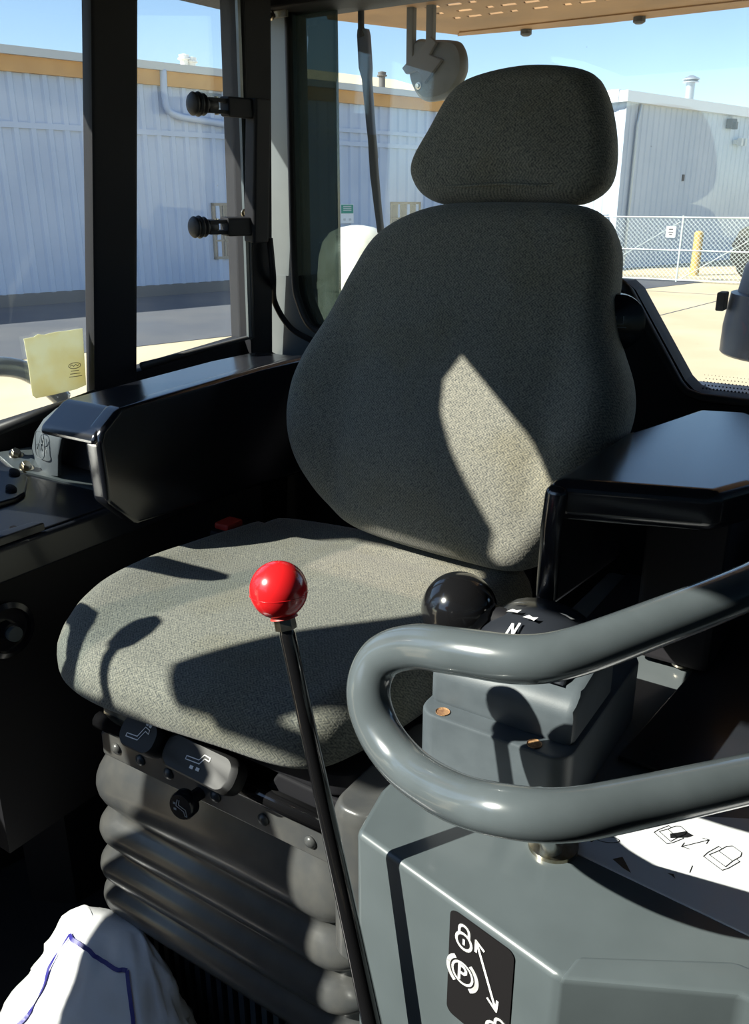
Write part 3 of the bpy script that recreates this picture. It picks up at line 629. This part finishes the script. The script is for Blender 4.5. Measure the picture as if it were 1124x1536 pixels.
# =================================================================== WINDOW LATCH
lt = thing('window_latch', 'black bracket handle with two ribbed rubber bumpers at the side window', 'latch', side(.34, 1.19, .03))
U_ = (side(.42, 1.3) - side(.30, 1.3)).normalized()
def lp(y, z, o): return side(y, z, o)
bt, bb = lp(.372, 1.426, .060), lp(.372, 1.186, .060)
obj('bar', loft([[c + U_ * a + PN * b for a, b in rrect(-.017, .020, -.016, .016, .006)] for c in (bb, bt)]), 'black_matte', lt, bevel=.003)
for z, zz in ((1.409, 1.406), (1.214, 1.222)):
    c = lp(.334, z, .055)
    obj('arm', loft([[c + U_ * t + PN * a + Vector((0, 0, 1)) * b for a, b in rrect(-.014, .014, -.016, .016, .004)] for t in (-.028, .030)]), 'black_matte', lt, bevel=.003)
    for s in (-.009, .009):
        obj('prong', loft([[c + U_ * t + Vector((0, 0, s)) + PN * a + Vector((0, 0, b)) for a, b in ((-.010, -.003), (.010, -.003), (.010, .003), (-.010, .003))] for t in (-.064, -.026)]), 'black_matte', lt)
    e = c - U_ * .048
    bu = obj('bumper', lathe([(.008, -.004), (.011, 0), (.012, .014), (.010, .018), (.0155, .020), (.0175, .023), (.0155, .026), (.013, .0275), (.0175, .030), (.0195, .033), (.0175, .036), (.014, .0375), (.0175, .040), (.0185, .043), (.016, .046), (.006, .048)], e, -U_, 28), 'rubber', lt, smooth=True)
    obj('pivot_pin', tube([e + U_ * .004 + Vector((0, 0, -.014)), e + U_ * .004 + Vector((0, 0, .014))], .004, 10), 'steel', lt)
# strap hanging down the corner pillar
tag(obj('strap', tube(spline([lp(.415, 1.19, .045), lp(.425, 1.12, .045), (-.635, .465, 1.06), (-.605, .475, 1.01), (-.555, .485, .985)], 8), .006, 8), 'black_matte', smooth=True, loc=lp(.42, 1.0, .056)), 'thin black strap curving down beside the rear window corner', 'strap')
tag(obj('roof_clip', join(hexbolt((-.622, .47, 1.572), (0, -1, -.3), .006, .012), box(-.635, -.585, .468, .474, 1.566, 1.578)), 'steel', smooth='auto', loc=(-.62, .47, 1.57)), 'small shiny clip at the top corner of the rear window', 'clip')

# yellowed notice stuck to the side window
ny = thing('window_notice', 'yellowed square paper label stuck on the side window', 'label', side(.01, .94, 0))
npts = [(-.042, 1.040), (-.026, 1.041), (-.018, 1.045), (-.008, 1.043), (.010, 1.0455), (.030, 1.0458), (.0585, 1.047), (.0585, .948), (.040, .943), (.0, .9395), (-.030, .938), (-.036, .944), (-.038, .99)]
pp_ = obj('paper', loft([[side(y, z, .0) for y, z in npts], [side(y, z, .0012) for y, z in npts]]), 'paper_yellow', ny)
NU = (side(.1, 1.0) - side(0, 1.0)).normalized(); NV = (side(0, 1.1) - side(0, 1.0)).normalized()
obj('print', strokes([[(.041 + .011 * math.cos(t), .010 + .005 * math.sin(t)) for t in [2 * math.pi * i / 24 for i in range(25)]], [(.033, .010), (.036, .012), (.039, .009), (.043, .012), (.046, .009), (.049, .011)],
    [(.034, .001), (.048, .001)], [(.032, -.004), (.050, -.004)], [(.030, -.009), (.053, -.009)]], .0011, side(0, .975, .0012), NU, NV, .0005), 'brown_print', pp_)

# grey hand grip outside the side window
tag(obj('grab_handle', tube(spline([(-1.02, -.30, .80), (-.95, -.16, .93), (-.90, -.06, .975), (-.87, .03, .965), (-.86, .10, .90)], 8), .018, 14), 'grey_rail', smooth=True, loc=(-.93, -.1, .85)), 'curved grey grab handle outside the side window behind the notice', 'grab handle')

# =================================================================== BAG ON THE FLOOR
bag = thing('plastic_bag', 'crumpled white plastic bag with blue printed lines on the floor', 'bag', (-.42, -.33, 0))
def bagp(a, t):
    """a around 0..1, t 0 bottom .. 1 top"""
    th = 2 * math.pi * a
    cx = -.295 - .105 * t; cy = -.405 + .13 * t
    rx = .170 * (1 - t) ** .8 + .058; ry = .105 * (1 - t) ** .8 + .012
    rg = abs(noise.noise(Vector((math.cos(th) * 2.3 + 5, math.sin(th) * 2.3, t * 3.3)))) + .5 * abs(noise.noise(Vector((math.cos(th) * 5 + 2, math.sin(th) * 5, t * 6))))
    n1 = .42 * (.28 - rg) + noise.noise(Vector((math.cos(th) * 1.6, math.sin(th) * 1.6, t * 2.6))) * .16 + noise.noise(Vector((math.cos(th) * 4, math.sin(th) * 4, t * 5 + 3))) * .07
    k = 1 + n1 * (1 - .5 * t)
    x = rx * math.cos(th) * k; y = ry * math.sin(th) * k
    ca, sa = math.cos(.12), math.sin(.12)
    z = .002 + .205 * t ** .9 + .012 * noise.noise(Vector((a * 9, t * 6, 1))) * t
    return Vector((cx + x * ca - y * sa, cy + x * sa + y * ca, max(.002, z)))
NA, NT = 64, 26
obj('film', loft([[bagp(j / NA, i / NT) for j in range(NA)] for i in range(NT + 1)]), 'bag_white', bag, smooth=True)
def bagline(pts, wd):
    V_, F_ = [], []
    P = spline([(a, t, 0) for a, t in pts], 14)
    ctr = Vector((-.42, -.32, .05))
    for i, p in enumerate(P):
        q = bagp(p.x, p.y); q2 = bagp(p.x + .01, p.y); q3 = bagp(p.x, min(1, p.y + .01) if p.y < .98 else p.y - .01)
        n_ = (q2 - q).cross(q3 - q).normalized()
        if n_.dot(q - ctr) < 0: n_ = -n_
        pn = P[min(i + 1, len(P) - 1)]; pm = P[max(i - 1, 0)]
        tg = (bagp(pn.x, pn.y) - bagp(pm.x, pm.y)).normalized(); s_ = n_.cross(tg).normalized() * wd / 2
        V_ += [q + n_ * .003 + s_, q + n_ * .003 - s_]
        if i: k = len(V_); F_.append([k - 4, k - 3, k - 1, k - 2])
    return V_, F_
for pts in ([(.60, .02), (.615, .25), (.63, .5), (.635, .74), (.64, .90)], [(.64, .90), (.70, .885), (.78, .87), (.86, .86)], [(.86, .86), (.865, .6), (.87, .3), (.88, .05)], [(.74, .24), (.755, .30), (.78, .33), (.80, .28), (.79, .20), (.76, .19), (.74, .24)]):
    obj('printed_line', bagline(pts, .006), 'bag_blue', bag)

# =================================================================== OUTSIDE, ON THE MACHINE
wi = thing('rear_wiper', 'long black wiper hanging down outside the rear window', 'wiper', (-.46, .56, 1.18))
obj('arm', tube([(-.480, .555, 1.66), (-.482, .557, 1.552), (-.478, .558, 1.535)], [.006, .006, .010], 10), 'black_matte', wi, smooth='auto')
obj('arm_cover', loft([[(x + a, .56 + b, z) for a, b in rrect(-w_, w_, -.008, .008, .004, 3)] for x, z, w_ in ((-.479, 1.548, .010), (-.478, 1.538, .012), (-.474, 1.485, .0125), (-.471, 1.465, .0085), (-.462, 1.38, .007), (-.455, 1.33, .0065))]), 'bowl_blue', wi, smooth='auto')
obj('blade', loft([[(x + a, .556 + b, z) for a, b in rrect(-w_, w_, -.006, .006, .003, 3)] for x, z, w_ in ((-.458, 1.37, .007), (-.452, 1.30, .008), (-.444, 1.24, .0065), (-.437, 1.195, .006))]), 'bracket_dark', wi, smooth='auto')
obj('pivot', lathe([(.012, 0), (.012, .03)], (-.48, .55, 1.64), (0, 1, 0), 14), 'black_matte', wi)

# perforated roof visor over the rear window
vs = thing('roof_visor', 'tan perforated sheet visor over the rear window', 'visor', (-.2, 1.1, 1.72))
def vq(u, v):
    a = Vector((-.66, .58)).lerp(Vector((-.80, 1.60)), v); b = Vector((.95, .58)).lerp(Vector((.95, 1.62)), v); p = a.lerp(b, u)
    return p
nu, nv = 84, 54; V_ = []; F_ = []
for j in range(nv + 1):
    for i in range(nu + 1):
        p = vq(i / nu, j / nv); V_.append((p.x, p.y, 1.715))
for j in range(nv):
    for i in range(nu):
        hole = (j % 4 == 1 and i % 3 != 0 and 20 < j < 44 and (i < 34 or 50 < i < 74) and (i * 7 + j * 3) % 5 != 0)
        if not hole: F_.append([j * (nu + 1) + i, j * (nu + 1) + i + 1, (j + 1) * (nu + 1) + i + 1, (j + 1) * (nu + 1) + i])
sheet = obj('sheet', (V_, F_), 'visor_tan', vs)
md = sheet.modifiers.new('thick', 'SOLIDIFY'); md.thickness = .004; md.offset = 1
fr = [(-1.02, 1.21), (-.665, .60), (-.66, .58), (-.80, 1.60), (-.82, 1.585)]
obj('side_flange', slab([(x, y, 1.712) for x, y in ((-1.02, 1.20), (-.64, .58), (-.79, 1.61), (-.83, 1.59))], (0, 0, 1), .014), 'visor_tan', vs)
obj('rear_flange', slab([(x, y, 1.708) for x, y in ((-.83, 1.585), (-.80, 1.54), (.95, 1.56), (.95, 1.62), (-.42, 1.635))], (0, 0, 1), .020), 'visor_tan', vs)
for x in (-.62, -.30, .06):
    obj('rivet', lathe([(.016, 0), (.016, .012), (.010, .016)], (x, 1.60, 1.708), (0, 0, -1), 12), 'bracket_dark', vs)
mr = thing('rear_mirror', 'grey rounded mirror hanging from the visor behind the seat', 'mirror', (-.68, 1.2, 1.5))
mo = spline([(-.763, 1.625, 0), (-.768, 1.585, 0), (-.758, 1.54, 0), (-.728, 1.502, 0), (-.690, 1.496, 0), (-.640, 1.508, 0), (-.606, 1.550, 0), (-.603, 1.585, 0), (-.612, 1.612, 0), (-.634, 1.630, 0), (-.70, 1.638, 0), (-.74, 1.642, 0)], 4, True)
mc = Vector((-.685, 1.57)); mrings = []
for s, y in ((.55, 1.188), (.88, 1.192), (.98, 1.203), (1, 1.218), (.97, 1.224)):
    mrings.append([(mc.x + (p.x - mc.x) * s, y, mc.y + (p.y - mc.y) * s) for p in mo])
obj('shell', loft(mrings), 'mirror_back', mr, smooth='auto')
obj('bracket', prism([(-.772, 1.575), (-.690, 1.640), (-.672, 1.625), (-.690, 1.600), (-.655, 1.585), (-.705, 1.535), (-.725, 1.565), (-.760, 1.560)], 'y', 1.176, 1.190), 'bracket_dark', mr, bevel=.003)
obj('bolt', hexbolt((-.728, 1.188, 1.532), (0, -1, 0), .006, .008), 'steel', mr, smooth='auto')
obj('hanger', box(-.765, -.745, 1.185, 1.205, 1.58, 1.72), 'bracket_dark', mr, bevel=.003)
obj('hanger', box(-.708, -.688, 1.185, 1.205, 1.62, 1.72), 'bracket_dark', mr, bevel=.003)
eh = thing('engine_hood', 'pale engine hood behind the cab', 'hood', (-1.0, 1.5, -.2))
obj('cover', box(-1.45, -.62, 1.05, 1.95, -.2, .80), 'hood_paint', eh, bevel=.03)
pc = thing('air_precleaner', 'white domed air intake cap behind the rear window', 'air intake', (-1.20, 1.6, .80))
obj('dome', lathe([(.135, 0), (.138, .10), (.138, .22), (.133, .275), (.118, .325), (.092, .356), (.055, .372), (.02, .378), (.001, .379)], (-1.20, 1.6, .80), (0, 0, 1), 40), 'dome_white', pc, smooth=True)
obj('band', lathe([(.140, .17), (.141, .175), (.141, .19), (.140, .195)], (-1.20, 1.6, .80), (0, 0, 1), 40, False), 'dome_white', pc, smooth=True)
for a, z in ((-1.3, 1.0), (-1.0, 1.03), (-.75, .99), (-1.1, .97)):
    obj('spot', lathe([(.010, 0), (.008, .002), (.001, .003)], (-1.20 + .1375 * math.cos(a), 1.6 + .1375 * math.sin(a), z), (math.cos(a), math.sin(a), 0), 12), 'paper_yellow', pc)
bw = thing('air_cleaner', 'dark blue air cleaner canister outside the rear window at right', 'air cleaner', (.27, 1.2, .2))
obj('bowl', lathe([(.176, 0), (.180, .004), (.180, .06), (.172, .13), (.172, .132), (.158, .135), (.150, .19), (.122, .235), (.085, .26), (.03, .27), (.001, .271)], (.272, 1.2, .930), (0, 0, 1), 48), 'bowl_blue', bw, smooth='auto')
obj('clip', box(.086, .104, 1.11, 1.15, 1.025, 1.065), 'black_matte', bw, bevel=.003)
obj('stand_pipe', tube([(.29, 1.2, -.5), (.29, 1.2, .91)], .05, 20), 'bowl_blue', bw, smooth='auto')
ld = thing('rear_ledge', 'pale painted ledge just outside the rear window sill', 'ledge', (.5, .6, .9))
obj('plate', box(.10, .95, .56, .64, .90, .957), 'hood_paint', ld, bevel=.004)

# unseen block added over the front corner to shade the cushion
wl_ = thing('shade_block', 'black unseen block added for shade over the front corner of the cab', 'shade block', (-.76, -1.1, 1.60))
lpq = [(-.885, -1.275), (-.902, -1.206), (-.873, -1.168), (-.812, -1.088), (-.716, -.972), (-.67, -.92), (-.625, -1.0), (-.630, -1.09), (-.665, -1.16), (-.77, -1.26)]
obj('housing', prism(lpq, 'z', 1.605, 1.645), 'black_matte', wl_, bevel=.005)
obj('lens', prism([(-.84, -1.285), (-.69, -1.275), (-.69, -1.262), (-.84, -1.268)], 'z', 1.61, 1.64), 'window_dark', wl_)  # plate on the added shade block, not a real lens
obj('bracket', box(-.70, -.66, -.96, -.78, 1.645, 1.665), 'black_matte', wl_)

# =================================================================== THE YARD
def corr(w_fn, s0, s1, z0, z1, pitch, depth, flat=.6):
    pts = []; s = s0
    while s < s1:
        for k, d in ((0, 0), (flat, 0), (flat + .12, depth), (.88, depth)):
            pts.append((min(s + k * pitch, s1), d))
        s += pitch
    pts.append((s1, 0))
    V_ = [w_fn(a, d, z) for a, d in pts for z in (z0, z1)]
    return V_, [[2 * i, 2 * i + 2, 2 * i + 3, 2 * i + 1] for i in range(len(pts) - 1)]
def wbox(w_fn, s0, s1, o0, o1, z0, z1):
    return loft([[w_fn(s0, o0, z), w_fn(s1, o0, z), w_fn(s1, o1, z), w_fn(s0, o1, z)] for z in (z0, z1)])
wh = thing('warehouse', 'long white corrugated metal shed with tan fascia behind the side windows', 'building', tuple(wp(0, 0, -1.7)))
S0, S1 = -40, 17
obj('siding', corr(wp, S0, S1, -1.35, 4.75, .50, .07, .5), 'siding_white', wh)
obj('core', wbox(wp, S0, S1, -14, -.02, -1.7, 5.0), 'siding_white', wh)
obj('foundation', wbox(wp, S0, S1, -.05, .07, -1.7, -1.33), 'foundation', wh)
obj('fascia', wbox(wp, S0, S1, -.05, .16, 4.70, 5.14), 'fascia_tan', wh)
obj('gutter', wbox(wp, S0 - .2, S1 + .1, -.1, .30, 5.12, 5.34), 'gutter_grey', wh)
obj('trim_band', wbox(wp, S0, S1, .02, .09, 3.26, 3.42), 'siding_white', wh)
obj('trim_band', wbox(wp, 7.2, S1, .02, .10, 3.72, 3.86), 'siding_white', wh)
obj('roof', loft([[wp(S0, .0, 5.30), wp(S1, .0, 5.30), wp(S1, -14.0, 5.30), wp(S0, -14.0, 5.30)], [wp(S0, -7.0, 5.45), wp(S1, -7.0, 5.45), wp(S1, -7.2, 5.45), wp(S0, -7.2, 5.45)]]), 'roof_cream', wh)
obj('upper_roof', loft([[wp(7.6, -2, 5.3), wp(S1 + 3, -2, 5.3), wp(S1 + 3, -12, 5.3), wp(7.6, -12, 5.3)], [wp(10.0, -5.8, 6.65), wp(S1, -5.8, 6.65), wp(S1, -6.2, 6.65), wp(10.0, -6.2, 6.65)]]), 'roof_cream', wh)
dp = obj('downpipe', tube(spline([wp(1.62, .2, 5.15), wp(1.60, .2, 4.45), wp(1.68, .2, 4.02), wp(2.1, .18, 3.85), wp(2.9, .15, 3.78), wp(4.0, .15, 3.70)], 5), .11, 10), 'siding_white', wh, smooth=True)
obj('vent_louvre', wbox(wp, 2.85, 3.75, .03, .10, 4.2, 4.62), 'window_dark', wh)
def win(s, z0, z1, wd):
    f = obj('window', join(wbox(wp, s, s + wd, .0, .09, z0, z0 + .09), wbox(wp, s, s + wd, .0, .09, z1 - .09, z1), wbox(wp, s, s + .08, .0, .09, z0, z1), wbox(wp, s + wd - .08, s + wd, .0, .09, z0, z1)), 'window_frame', wh)
    obj('pane', wbox(wp, s + .05, s + wd - .05, .0, .05, z0 + .05, z1 - .05), 'window_dark', f)
    for k in (1, 2): obj('muntin', wbox(wp, s + wd * k / 3 - .03, s + wd * k / 3 + .03, .04, .08, z0, z1), 'window_frame', f)
    for k in (1, 2): obj('muntin', wbox(wp, s, s + wd, .04, .08, z0 + (z1 - z0) * k / 3 - .03, z0 + (z1 - z0) * k / 3 + .03), 'window_frame', f)
win(3.15, -.60, 1.24, 1.35); win(11.35, -.6, 1.28, 1.7)
for s, o_, h, nm in ((11.85, -1.0, .72, 0), (2.85, -.6, .42, 1), (3.12, -.6, .36, 1)):
    fl_ = obj('flue', lathe([(.13, -.2), (.13, h - .14), (.20, h - .14), (.20, h - .10), (.15, h - .09), (.17, h), (.01, h + .04)], wp(s, o_, 5.34), (0, 0, 1), 16), 'pipe_white' if nm else 'foundation', wh, smooth='auto')
sg = thing('wall_sign', 'small green and white notice board on the shed wall', 'sign', tuple(wp(8.8, .1, .55)))
obj('board', wbox(wp, 8.78, 9.42, .05, .09, .50, 1.20), 'pipe_white', sg)
obj('panel', wbox(wp, 8.80, 9.40, .08, .10, .86, 1.18), 'sign_green', sg)
for z in (1.10, 1.03, .96): obj('text_line', wbox(wp, 8.9, 9.3, .095, .105, z, z + .03), 'gutter_grey', sg)
for a in (8.9, 9.18): obj('symbol', wbox(wp, a, a + .12, .088, .095, .60, .68), 'gutter_grey', sg)

B2 = Vector((-12.75, 39.95, -1.7))
def w2(s, out, z): p = B2 + WD * s + WN * out; return Vector((p.x, p.y, z))
w2h = thing('warehouse', 'pale ribbed metal building with white gutter behind the chain-link fence', 'building', tuple(B2))
obj('siding', corr(w2, .05, 40, -1.7, 5.45, .48, .04), 'siding_grey', w2h)
obj('end_wall', corr(lambda s, o, z: B2 + WD * (-o) + WN * (-s) + Vector((0, 0, z + 1.7)), 0, 16, -1.7, 5.45, .48, .04), 'siding_grey', w2h)
obj('core', wbox(w2, .05, 40, -16, -.03, -1.7, 5.5), 'siding_grey', w2h)
obj('corner_trim', join(wbox(w2, -.08, .12, -.02, .08, -1.7, 5.45), wbox(w2, -.08, -.03, -.3, .05, -1.7, 5.45)), 'siding_grey', w2h)
obj('gutter', wbox(w2, -.4, 40, -.2, .30, 5.42, 5.86), 'pipe_white', w2h)
obj('rake_trim', wbox(w2, -.45, .0, -16, -.15, 5.42, 5.92), 'pipe_white', w2h)
obj('roof', loft([[w2(-.3, .1, 5.80), w2(40, .1, 5.80), w2(40, -16, 5.80), w2(-.3, -16, 5.80)], [w2(-.3, -7.9, 6.2), w2(40, -7.9, 6.2), w2(40, -8.1, 6.2), w2(-.3, -8.1, 6.2)]]), 'pipe_white', w2h)
obj('downpipe', tube([w2(1.0, .12, 5.4), w2(.85, .1, 4.6), w2(.80, .1, -1.6)], .07, 8), 'galvanised', w2h)
obj('flue', lathe([(.22, 0), (.22, .95), (.40, .97), (.40, 1.02), (.30, 1.05), (.42, 1.10), (.42, 1.15), (.10, 1.30)], w2(6.9, -1.0, 5.85), (0, 0, 1), 16), 'galvanised', w2h, smooth='auto')
obj('floodlight', join(wbox(w2, 8.95, 9.45, .05, .35, 4.80, 5.25), wbox(w2, 9.1, 9.3, .3, .5, 4.75, 5.1)), 'foundation', w2h)
obj('floodlight', join(wbox(w2, 9.9, 10.6, .05, .25, 4.1, 4.3), wbox(w2, 10.0, 10.2, .2, .45, 4.02, 4.38), wbox(w2, 10.4, 10.6, .2, .45, 4.02, 4.38)), 'gutter_grey', w2h)
obj('wall_hole', wbox(w2, 5.3, 5.5, .03, .06, 2.25, 2.55), 'foundation', w2h)

fe = thing('chainlink_fence', 'galvanised chain-link fence across the yard', 'fence', (-8.3, 34.7, -1.7))
FY = 34.7; FX0, FX1, FZ0, FZ1 = -16.4, -2.0, -1.62, .72
for x in (-15.6, -12.0, -8.40, -4.8):
    obj('post', tube([(x, FY, -1.7), (x, FY, .78)], .035, 8), 'fence_wire', fe)
for z in (.72, -.50, -1.62):
    obj('rail', tube([(FX0, FY, z), (FX1, FY, z)], .026, 8), 'fence_wire', fe)
for a, b in (((-12.0, -1.6), (-8.5, .55)), ((-8.3, -1.6), (-4.9, .55))):
    obj('brace', tube([(a[0], FY, a[1]), (b[0], FY, b[1])], .012, 6), 'fence_wire', fe)
fv, ff = [], []; H = FZ1 - FZ0; x = FX0 - H
while x < FX1:
    for a, b in ((x, x + H), (x + H, x)):
        (p0, q0), (p1, q1) = sorted([(a, FZ0), (b, FZ1)])
        def cl(xx): t = (xx - p0) / (p1 - p0); return q0 + (q1 - q0) * t
        xa, xb = max(p0, FX0), min(p1, FX1)
        if xb - xa > .05:
            q = tube([(xa, FY + .02, cl(xa)), (xb, FY + .02, cl(xb))], .0075, 3, cap=False); n0 = len(fv); fv += q[0]; ff += [[i + n0 for i in f] for f in q[1]]
    x += .165
o = obj('wire_mesh', (fv, ff), 'fence_wire', fe); o['kind'] = 'stuff'
sg2 = thing('fence_sign', 'small white sign hung on the chain-link fence', 'sign', (-8.8, 34.6, -.03))
obj('panel', box(-8.98, -8.62, 34.63, 34.66, -.03, .38), 'pipe_white', sg2)
for a, b, z0, z1 in ((-8.88, -8.72, .24, .30), (-8.90, -8.70, .15, .19), (-8.86, -8.74, .06, .11)): obj('text_line', box(a, b, 34.622, 34.631, z0, z1), 'foundation', sg2)
tag(obj('bollard', tube([(-8.6, 38.4, -1.7), (-8.6, 38.4, .05), (-8.6, 38.4, .12)], [.19, .19, .12], 14), 'yellow_post', smooth='auto', loc=(-8.6, 38.4, -1.7)), 'yellow steel bollard standing behind the fence', 'bollard')
bh = bpy.data.meshes.new('hedge'); bm = bmesh.new(); bmesh.ops.create_icosphere(bm, subdivisions=4, radius=1)
for v in bm.verts:
    k = 1 + .18 * noise.noise(v.co * 2.2) + .08 * noise.noise(v.co * 7); v.co = Vector((v.co.x * 1.3 * k, v.co.y * 1.2 * k, max(-1.1, v.co.z * 1.25 * k)))
bm.to_mesh(bh); bm.free(); bh.materials.append(M['dark_bush'])
ho = bpy.data.objects.new('dark_tarp_heap', bh); COL.objects.link(ho); ho.location = (-5.9, 38.6, -.6); tag(ho, 'dark rounded heap behind the fence at the right edge', 'heap')
